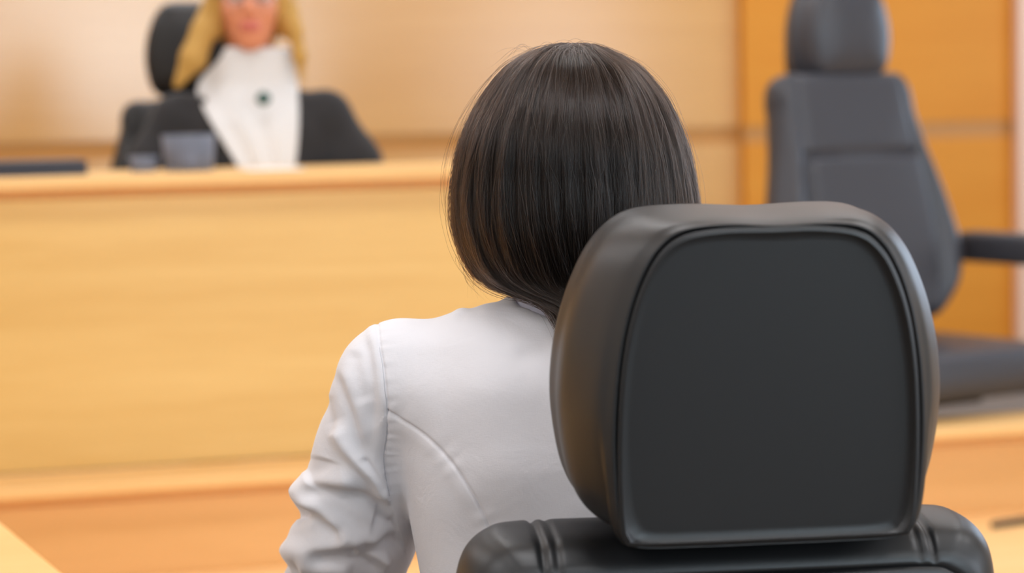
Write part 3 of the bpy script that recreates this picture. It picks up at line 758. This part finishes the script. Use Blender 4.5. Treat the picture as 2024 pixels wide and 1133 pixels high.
ns, nph = 90, 96
ss = np.linspace(0, 1, ns); ph = np.linspace(0, 2 * math.pi, nph, endpoint=False)
Sg, Pg = np.meshgrid(ss, ph, indexing='ij')
# face opening: the shell is pulled in at the front below the fringe
def face_open(P, s, phi):
    fr = sstep(np.sin(phi), 0.55, 0.85) * sstep(s, 0.16, 0.30) * (1 - sstep(s, 0.62, 0.75))
    P = P.copy(); P[..., 1] -= fr * 0.055; return P
VV = face_open(shell(Sg, Pg, 0.0026 - 0.0036 * sstep(Sg, 0.008, 0.05) - 0.003 * sstep(Sg, 0.03, 0.12)), Sg, Pg).reshape(-1, 3)
Fq = [(i * nph + k, (i + 1) * nph + k, (i + 1) * nph + (k + 1) % nph, i * nph + (k + 1) % nph) for i in range(ns - 1) for k in range(nph)]
Fq += [tuple(range(nph)), tuple((ns - 1) * nph + k for k in range(nph))[::-1]]
bm = bmesh.new(); vs = [bm.verts.new(v) for v in VV]
for f in Fq: bm.faces.new([vs[i] for i in f])
hair = from_bm('hair', bm, M['hair_base'], woman, True)
def curves(name, P, rad, mat, parent):
    n, k, _ = P.shape
    hc = bpy.data.hair_curves.new(name); hc.add_curves([k] * n)
    hc.position_data.foreach_set('vector', P.astype(np.float32).ravel())
    ra = hc.attributes.get('radius') or hc.attributes.new('radius', 'FLOAT', 'POINT')
    ra.data.foreach_set('value', rad.astype(np.float32).ravel())
    hc.materials.append(mat)
    o = bpy.data.objects.new(name, hc); COL.objects.link(o); o.parent = parent; o['kind'] = 'stuff'
    return o
def strands(n, seed, k=26, flya=0.0):
    g = np.random.default_rng(seed)
    NC = 210
    cph = g.uniform(0, 2 * math.pi, NC); cw = g.uniform(0.4, 1.3, NC)
    ci = g.integers(0, NC, n)
    # more strands at the back and sides than in front
    phi0 = g.uniform(0, 2 * math.pi, n)
    dph = (cph[ci] + g.normal(0, 0.05, n))
    s0 = np.abs(g.normal(0, 0.16, n)); s0 = np.where(g.random(n) < 0.35, g.uniform(0.003, 0.06, n), np.clip(s0, 0.02, 0.5))
    drift = g.normal(0, 0.13, NC)[ci]; jit = g.normal(0, 0.28, n)
    s1 = np.where(g.random(n) < 0.3, g.uniform(0.55, 0.9, n), g.uniform(0.85, 1.0, n)); s1 = np.maximum(s1, s0 + 0.25)
    t = np.linspace(0, 1, k)[None, :]
    s = s0[:, None] + (s1 - s0)[:, None] * t
    conv = 0.75 * sstep(t, 0.0, 0.9)
    wander = (g.normal(0, 0.05, n)[:, None] * np.sin(2.2 * t * math.pi + g.uniform(0, 6.28, n)[:, None]) + g.normal(0, 0.10, n)[:, None] * t)
    # angular difference wrapped, strand drifts towards its lock
    df = (dph - phi0 + math.pi) % (2 * math.pi) - math.pi
    near_ = np.abs(df) < 0.35
    phi = phi0[:, None] + np.where(near_, df, 0)[:, None] * conv + wander * (0.45 + 0.35 * t) + drift[:, None] * t + jit[:, None] * (1 - sstep(s, 0.0, 0.13))
    # locks ride at their own height; gentle ripples of height between locks
    lockh = g.normal(0, 0.0021, NC)[ci] * near_
    gl_ = np.random.default_rng(99); tab = [np.convolve(gl_.normal(0, 1, 720), np.hanning(w), 'same') for w in (13, 23, 37)]
    tab = [q / q.std() for q in tab]
    look = lambda q, p: np.interp((p % (2 * math.pi)) / (2 * math.pi) * 720, np.arange(720), q)
    ph6 = 0.0016 * look(tab[2], phi + 0.25 * s) * sstep(s, 0.1, 0.35) + 0.0011 * look(tab[1], phi - 0.35 * s) * sstep(s, 0.02, 0.3) + 0.0007 * look(tab[0], phi + 0.12 * np.sin(4 * s))
    dep = g.uniform(-0.003, 0.0018, n)
    off = dep[:, None] + lockh[:, None] * sstep(t, 0.1, 0.5) + ph6
    off = off + g.normal(0, 0.0012, n)[:, None] * np.sin(3 * math.pi * t + g.uniform(0, 6, n)[:, None])
    return s, phi, off
s, phi, off = strands(34000, 3)
P = face_open(shell(s, phi, off), s, phi)
t = np.linspace(0, 1, P.shape[1])[None, :]
rad = np.full(P.shape[:2], 0.00013) * (1 - 0.7 * sstep(t, 0.8, 1.0)) * np.random.default_rng(5).uniform(0.6, 1.5, P.shape[0])[:, None]
curves('hair_strands', P, rad, M['hair'], hair)
# loose hairs
g = np.random.default_rng(11)
nf = 420
s, phi, off = strands(nf, 21)
t = np.linspace(0, 1, s.shape[1])[None, :]
lift_ = g.exponential(0.0035, nf)[:, None] * np.sin(np.clip(t * g.uniform(0.9, 1.6, nf)[:, None], 0, 1) * math.pi) ** 1.0
off = np.abs(off) * 0.5 + lift_ + 0.001
P = shell(s, phi + 0.10 * lift_ / 0.004 * np.sin(5 * t + g.uniform(0, 6, nf)[:, None]), off)
# wisps: at the crown and at the lower left
wis = []
for i in range(46):
    a = wl(g.uniform(1050, 1210), g.uniform(95, 105), g.uniform(-0.02, 0.03)); L_ = g.uniform(-0.055, 0.055); hgt = g.uniform(0.004, 0.013)
    tt = np.linspace(0, 1, s.shape[1]); wis.append(np.stack([a.x + L_ * tt, a.y + g.normal(0, 0.02) * tt, a.z - 0.004 + hgt * np.sin(tt * math.pi * g.uniform(0.8, 1.15)) + 0.004 * np.sin(tt * 5 + g.uniform(0, 6)) - 0.006 * tt], 1))
for i in range(44):
    a0 = wl(g.uniform(903, 930), g.uniform(400, 500), g.uniform(-0.05, 0.03)); b0 = wl(g.uniform(925, 1010), g.uniform(565, 600), g.uniform(-0.06, 0.0))
    tt = np.linspace(0, 1, s.shape[1])[:, None]; bow = g.uniform(-0.004, 0.012)
    q = np.array(a0) * (1 - tt) + np.array(b0) * tt; q[:, 0] -= bow * np.sin(tt[:, 0] * math.pi); q[:, 0] += 0.0015 * np.sin(tt[:, 0] * 9 + g.uniform(0, 6)); wis.append(q)
u = np.linspace(-1, 1, s.shape[1])[None, :]
nb = 1100; a0 = g.uniform(0, 2 * math.pi, nb)[:, None]; ext = g.uniform(0.02, 0.09, nb)[:, None]
sc_ = np.abs(u + g.uniform(-0.4, 0.4, nb)[:, None]) * ext
ov = shell(sc_, np.where(u < 0, a0 + math.pi, a0) + g.normal(0, 0.2, nb)[:, None] * np.abs(u), g.uniform(0.0008, 0.0050, nb)[:, None] * (1 - 0.75 * np.abs(u)))
for _ in range(3): ov[:, 1:-1] = 0.25 * ov[:, :-2] + 0.5 * ov[:, 1:-1] + 0.25 * ov[:, 2:]
P = np.concatenate([P, np.array(wis), ov])
curves('loose_hairs', P, np.concatenate([np.full(len(P) - nb, 0.00008), np.full(nb, 0.00013)])[:, None] * (1 - 0.85 * sstep(np.linspace(0, 1, P.shape[1])[None, :], 0.6, 1.0)), M['hair'], hair)

# ---- the robed person at the bench
JD = 5.36
jpx = (507 - 1012) / F * JD
JROT = R(180 + 7) - YAW
jloc = (*c2r(jpx, JD), ZD)
judge = thing('person', 'blond person in a black robe with a white neckcloth, seated behind the tall bench', 'person', jloc, JROT)
JI = (Matrix.Translation(jloc) @ Matrix.Rotation(JROT, 4, 'Z')).inverted()
def jl(px, py, d=JD - 0.1): return JI @ at(px, py, d)
ze = jl(507, -7).z                              # eye level
JC = (0.0, 0.02, ze - 0.006)
zs = jl(640, 185).z                            # shoulder
seatz = 0.47 + (1.527 - 1.172 - ZD)
JS = (-0.175, -0.01, zs - 0.055); JE = (-0.245, 0.02, zs - 0.30); JW = (-0.12, 0.235, seatz + 0.13)
G = Grid((-0.33, -0.18, -0.003), (0.33, 0.68, ze + 0.145), 0.005)
head(G, JC)
zc = ze - 0.12
G.cap((0, -0.02, zs - 0.02), (0, 0.0, zc + 0.04), 0.054, 0.05, 0.03)
G.loft([(seatz + 0.02, 0, 0.0, 0.13, 0.09), (seatz + 0.1, 0, 0.0, 0.165, 0.105), (seatz + 0.22, 0, 0.0, 0.13, 0.09), (zs - 0.2, 0, 0.0, 0.14, 0.1), (zs - 0.07, 0, -0.005, 0.15, 0.095), (zs - 0.01, 0, -0.01, 0.11, 0.065), (zs + 0.015, 0, -0.01, 0.07, 0.05)])
for f in (lambda p: p, mir):
    G.chain([f((-0.05, -0.01, zs - 0.02)), f(JS), f(JE)], [0.045, 0.048, 0.038], 0.03)
    G.chain([f(JE), f(JW)], [0.04, 0.027], 0.02)
    hand(G, f(JW), np.array(f((0.45, 0.9, -0.1))), (0, 0, -1), np.array(f((1.0, 0, 0))))
legs(G, seatz + 0.002, 0.09, 0.27)
V, Fs = G.mesh()
me = quick_mesh('body', V, Fs)
jb = link('body', me, [M['skin_j'], M['lip']], judge)
lips(me, V, Fs, JC)
for s_ in (-1, 1):
    bm = bmesh.new(); bmesh.ops.create_uvsphere(bm, u_segments=20, v_segments=14, radius=0.012); e = from_bm('eye', bm, M['eye'], judge, True); e.location = (JC[0] + s_ * 0.031, JC[1] + 0.078, JC[2] + 0.006)
    bm = bmesh.new(); bmesh.ops.create_uvsphere(bm, u_segments=14, v_segments=10, radius=0.006); i_ = from_bm('iris', bm, M['iris'], e, True); i_.location = (0, 0.0072, 0)
clothes_legs(judge, seatz + 0.002, M['trouser'], 0.09, 0.27, 0.11)
# glasses
gl = lambda s_: [(JC[0] + s_ * 0.033 + 0.024 * math.cos(a), JC[1] + 0.108 - 0.010 * abs(math.cos(a)) * (1 if s_ * math.cos(a) > 0 else 0), JC[2] + 0.004 + 0.017 * math.sin(a)) for a in np.linspace(0, 2 * math.pi, 16, endpoint=False)]
frame = tube('glasses', gl(-1), 0.0014, M['metal'], judge, 8, 4, True)
tube('rim', gl(1), 0.0014, M['metal'], frame, 8, 4, True)
tube('bridge', [(JC[0] - 0.009, JC[1] + 0.108, JC[2] + 0.008), (JC[0], JC[1] + 0.112, JC[2] + 0.011), (JC[0] + 0.009, JC[1] + 0.108, JC[2] + 0.008)], 0.0014, M['metal'], frame, 8)
for s_ in (-1, 1):
    tube('temple', [(JC[0] + s_ * 0.057, JC[1] + 0.098, JC[2] + 0.006), (JC[0] + s_ * 0.074, JC[1] + 0.05, JC[2] + 0.008), (JC[0] + s_ * 0.078, JC[1] - 0.015, JC[2] + 0.004)], 0.0014, M['metal'], frame, 8)
    bm = bmesh.new(); bmesh.ops.create_circle(bm, cap_ends=True, segments=24, radius=1, matrix=Matrix.Translation((JC[0] + s_ * 0.033, JC[1] + 0.106, JC[2] + 0.004)) @ Matrix.Diagonal((0.0225, 1, 0.0155, 1)) @ Matrix.Rotation(R(90), 4, 'X'))
    bmesh.ops.solidify(bm, geom=list(bm.faces), thickness=0.0015); from_bm('lens', bm, M['glass'], frame)
# robe
G = Grid((-0.40, -0.2, seatz - 0.0), (0.40, 0.36, zs + 0.07), 0.005)
RST = [(seatz + 0.015, 0, 0.0, 0.20, 0.14), (seatz + 0.12, 0, 0.0, 0.195, 0.145), (seatz + 0.3, 0, 0.0, 0.185, 0.14), (zs - 0.14, 0, 0, 0.185, 0.135), (zs - 0.06, 0, -0.005, 0.18, 0.115), (zs - 0.02, 0, -0.01, 0.15, 0.09), (zs + 0.005, 0, -0.01, 0.11, 0.07), (zs + 0.03, 0, -0.01, 0.07, 0.055)]
G.loft(RST, 0.03)
for f in (lambda p: p, mir):
    G.cap(f((-0.07, -0.01, zs - 0.03)), f((-0.165, -0.01, zs - 0.052)), 0.04, 0.055, 0.04)
    G.chain([f(JS), f((-0.225, 0.0, zs - 0.17)), f(JE)], [0.06, 0.072, 0.078], 0.03)
    G.chain([f(JE), f((-0.15, 0.19, seatz + 0.15))], [0.078, 0.075], 0.03)
G.cap((0, -0.02, zs), (0, 0.0, zs + 0.15), 0.058, 0.062, 0.01, 'sub')
V, Fs = G.mesh(3)
me = quick_mesh('robe', V, Fs); N = normals(me)
V = V + N * (0.006 * np.sin(V[:, 0] * 60 + 6 * np.sin(V[:, 2] * 9)) * sstep(-V[:, 2], -(zs - 0.05), -(zs - 0.2)))[:, None]
setco(me, V); link('robe', me, M['robe'], judge)
# white neckcloth: a thick bib that follows the chest
JL = [(92, 443, 578), (110, 438, 580), (130, 420, 586), (150, 398, 590), (170, 386, 592), (190, 390, 593), (215, 402, 593), (245, 418, 592), (280, 440, 590), (310, 458, 587), (330, 470, 584), (352, 480, 581)]
rst = np.array(RST); VV = []; nx = 25
for py, a, b in JL:
    A, B = jl(a, py), jl(b, py)
    for i in range(nx):
        q = i / (nx - 1); x = A.x + (B.x - A.x) * q; z = A.z + (B.z - A.z) * q
        rx = np.interp(z, rst[:, 0], rst[:, 3]); ry = np.interp(z, rst[:, 0], rst[:, 4]); cy = np.interp(z, rst[:, 0], rst[:, 2])
        rx = max(rx, 0.10); ry = max(ry, 0.062)
        y = cy + ry * math.sqrt(max(0.05, 1 - (x / rx) ** 2)) + 0.012 + 0.004 * math.sin(q * 17 + z * 8) * min(1, (zs - z + 0.05) * 8)
        VV.append((x, y, z))
Fq = [(r * nx + i, r * nx + i + 1, (r + 1) * nx + i + 1, (r + 1) * nx + i) for r in range(len(JL) - 1) for i in range(nx - 1)]
bm = bmesh.new(); vs = [bm.verts.new(v) for v in VV]
for f in Fq: bm.faces.new([vs[i] for i in f])
bmesh.ops.recalc_face_normals(bm, faces=bm.faces)
bmesh.ops.solidify(bm, geom=list(bm.faces), thickness=0.008)
jab = from_bm('neckcloth', bm, M['jabot'], judge, True)
md = jab.modifiers.new('sub', 'SUBSURF'); md.levels = 1; md.render_levels = 1
cb_ = lathe('collar_band', [(0.063, -0.03), (0.064, 0.0), (0.062, 0.035), (0.057, 0.037), (0.057, -0.03)], M['jabot'], jab, 40); cb_.location = (0, -0.008, zs + 0.045); cb_.rotation_euler = (R(-8), 0, 0)
bp_ = jl(520, 195)
bm = bmesh.new(); bmesh.ops.create_uvsphere(bm, u_segments=20, v_segments=12, radius=1, matrix=Matrix.Diagonal((0.017, 0.006, 0.016, 1)))
br = from_bm('brooch', bm, M['brooch'], jab, True); br.location = (bp_.x, 0.155, bp_.z)
br['label'] = 'dark green brooch on the white neckcloth'
# blond hair: cap and long locks
G = Grid((-0.24, -0.16, zs - 0.12), (0.24, 0.17, ze + 0.16), 0.004)
C_ = np.array(JC)
G.ell(C_ + (0, -0.02, 0.042), (0.086, 0.105, 0.100), 0.02)
G.ell(C_ + (0, -0.05, -0.03), (0.074, 0.06, 0.12), 0.02)
for s_ in (-1, 1):
    G.cap(C_ + (s_ * 0.078, 0.005, 0.05), C_ + (s_ * 0.084, 0.0, -0.07), 0.02, 0.022, 0.03)
G.ell(C_ + (0, 0.075, -0.03), (0.066, 0.07, 0.10), 0.012, 'sub')
q0 = jl(418, 5, JD - 0.02); q1 = jl(403, 60, JD - 0.06); q2 = jl(382, 115, JD - 0.07); q3 = jl(350, 168, JD - 0.07)
G.chain([tuple(q0), tuple(q1), tuple(q2), tuple(q3)], [0.020, 0.029, 0.031, 0.010], 0.01)
q1 = jl(583, 60, JD - 0.06); q2 = jl(592, 110, JD - 0.06); q3 = jl(598, 158, JD - 0.05); q0 = jl(575, 15, JD - 0.02)
G.chain([tuple(q0), tuple(q1), tuple(q2), tuple(q3)], [0.018, 0.016, 0.014, 0.006], 0.02)
V, Fs = G.mesh(2); link('hair', quick_mesh('hair', V, Fs), M['blond_base'], judge)

# ------------------------------------------------------------------ things on the bench
def tumbler(name, label, px, py, v, r, h, fill):
    p = on_z(px, py, zb)
    p = on_v(px, py, v); t = thing(name, label, 'glass', (p.x, v, zb + 0.0005), 0, 'glasses standing on the bench')
    lathe('vessel', [(0, 0), (r * 0.86, 0), (r * 0.9, 0.004), (r, h), (r - 0.0025, h), (r * 0.88, 0.010), (0, 0.009)], M['frost'], t)
    if fill: lathe('water', [(0, 0.0098), (r * 0.86, 0.0105), (r * 0.88 + (r - 0.003 - r * 0.88) * fill, h * fill), (0, h * fill)], M['water'], t)
    return t
vb = VB + 0.12
tumbler('water_glass', 'wide frosted bluish glass of water on the bench before the black robe', 374, 330, vb, 0.058, 0.078, 0.62)
tumbler('water_glass', 'small low frosted glass on the bench left of the wide glass', 284, 330, vb + 0.02, 0.031, 0.034, 0.0)
pa = on_v(532, 334, VB + 0.06)  # thin white sheet at the front of the worktop, under the neckcloth
tag(box('white_sheet', (-0.058, -0.075, 0), (0.058, 0.075, 0.003), M['sheet'], None, 0.0), 'thin white sheet lying on the bench below the white neckcloth', 'sheet').location = (pa.x, VB + 0.037, zb + 0.0004)
lx0 = on_v(-40, 330, vb).x; lx1 = on_v(164, 330, vb).x
lap = thing('closed_laptop', 'flat dark closed laptop on the bench at the left edge', 'laptop', ((lx0 + lx1) / 2, vb, zb + 0.0005))
hw_ = (lx1 - lx0) / 2
box('base', (-hw_, -0.10, 0), (hw_, 0.12, 0.018), M['slab'], lap, 0.003)
box('lid', (-hw_, -0.10, 0.0185), (hw_, 0.12, 0.031), M['slab'], lap, 0.004)

# ------------------------------------------------------------------ light
def area(name, loc, rot, sx, sy, power, col):
    l = bpy.data.lights.new(name, 'AREA'); l.shape = 'RECTANGLE'; l.size = sx; l.size_y = sy; l.energy = power; l.color = col
    o = bpy.data.objects.new(name, l); COL.objects.link(o); o.location = loc; o.rotation_euler = rot; return o
warm = (0.97, 0.97, 1.0)
for u in (-1.9, 0.6, 3.1):
    for v, pw in ((-1.6, 36), (1.2, 33), (3.6, 21), (5.4, 18), (7.2, 21)):
        area('ceiling_light', (u, v, CEIL - 0.02), (0, 0, 0), 1.2, 0.5, pw, warm)
area('window_light', ((WB[0] + WB[1]) / 2, V0 - 0.11, (WB[2] + WB[3]) / 2), (R(90), 0, 0), WB[1] - WB[0], WB[3] - WB[2], 165, (0.70, 0.88, 1.0))
area('window_light', (U1 + 0.11, (WR[0] + WR[1]) / 2, (WR[2] + WR[3]) / 2), (R(90), 0, R(90)), WR[1] - WR[0], WR[3] - WR[2], 160, (0.78, 0.87, 1.0))
area('window_light', (U1 + 0.11, (WR2[0] + WR2[1]) / 2, (WR2[2] + WR2[3]) / 2), (R(90), 0, R(90)), WR2[1] - WR2[0], WR2[3] - WR2[2], 62, (0.62, 0.78, 1.0))
w = bpy.data.worlds.new('world'); SC.world = w; w.use_nodes = True
w.node_tree.nodes['Background'].inputs[0].default_value = (0.8, 0.9, 1, 1); w.node_tree.nodes['Background'].inputs[1].default_value = 1.0
SC.view_settings.view_transform = 'Standard'; SC.view_settings.look = 'None'; SC.view_settings.gamma = 1; SC.view_settings.use_curve_mapping = False
SC.view_settings.exposure = -0.06
SC.cycles.use_denoising = True
SC.cycles.max_bounces = 10; SC.cycles.diffuse_bounces = 5; SC.cycles.glossy_bounces = 4
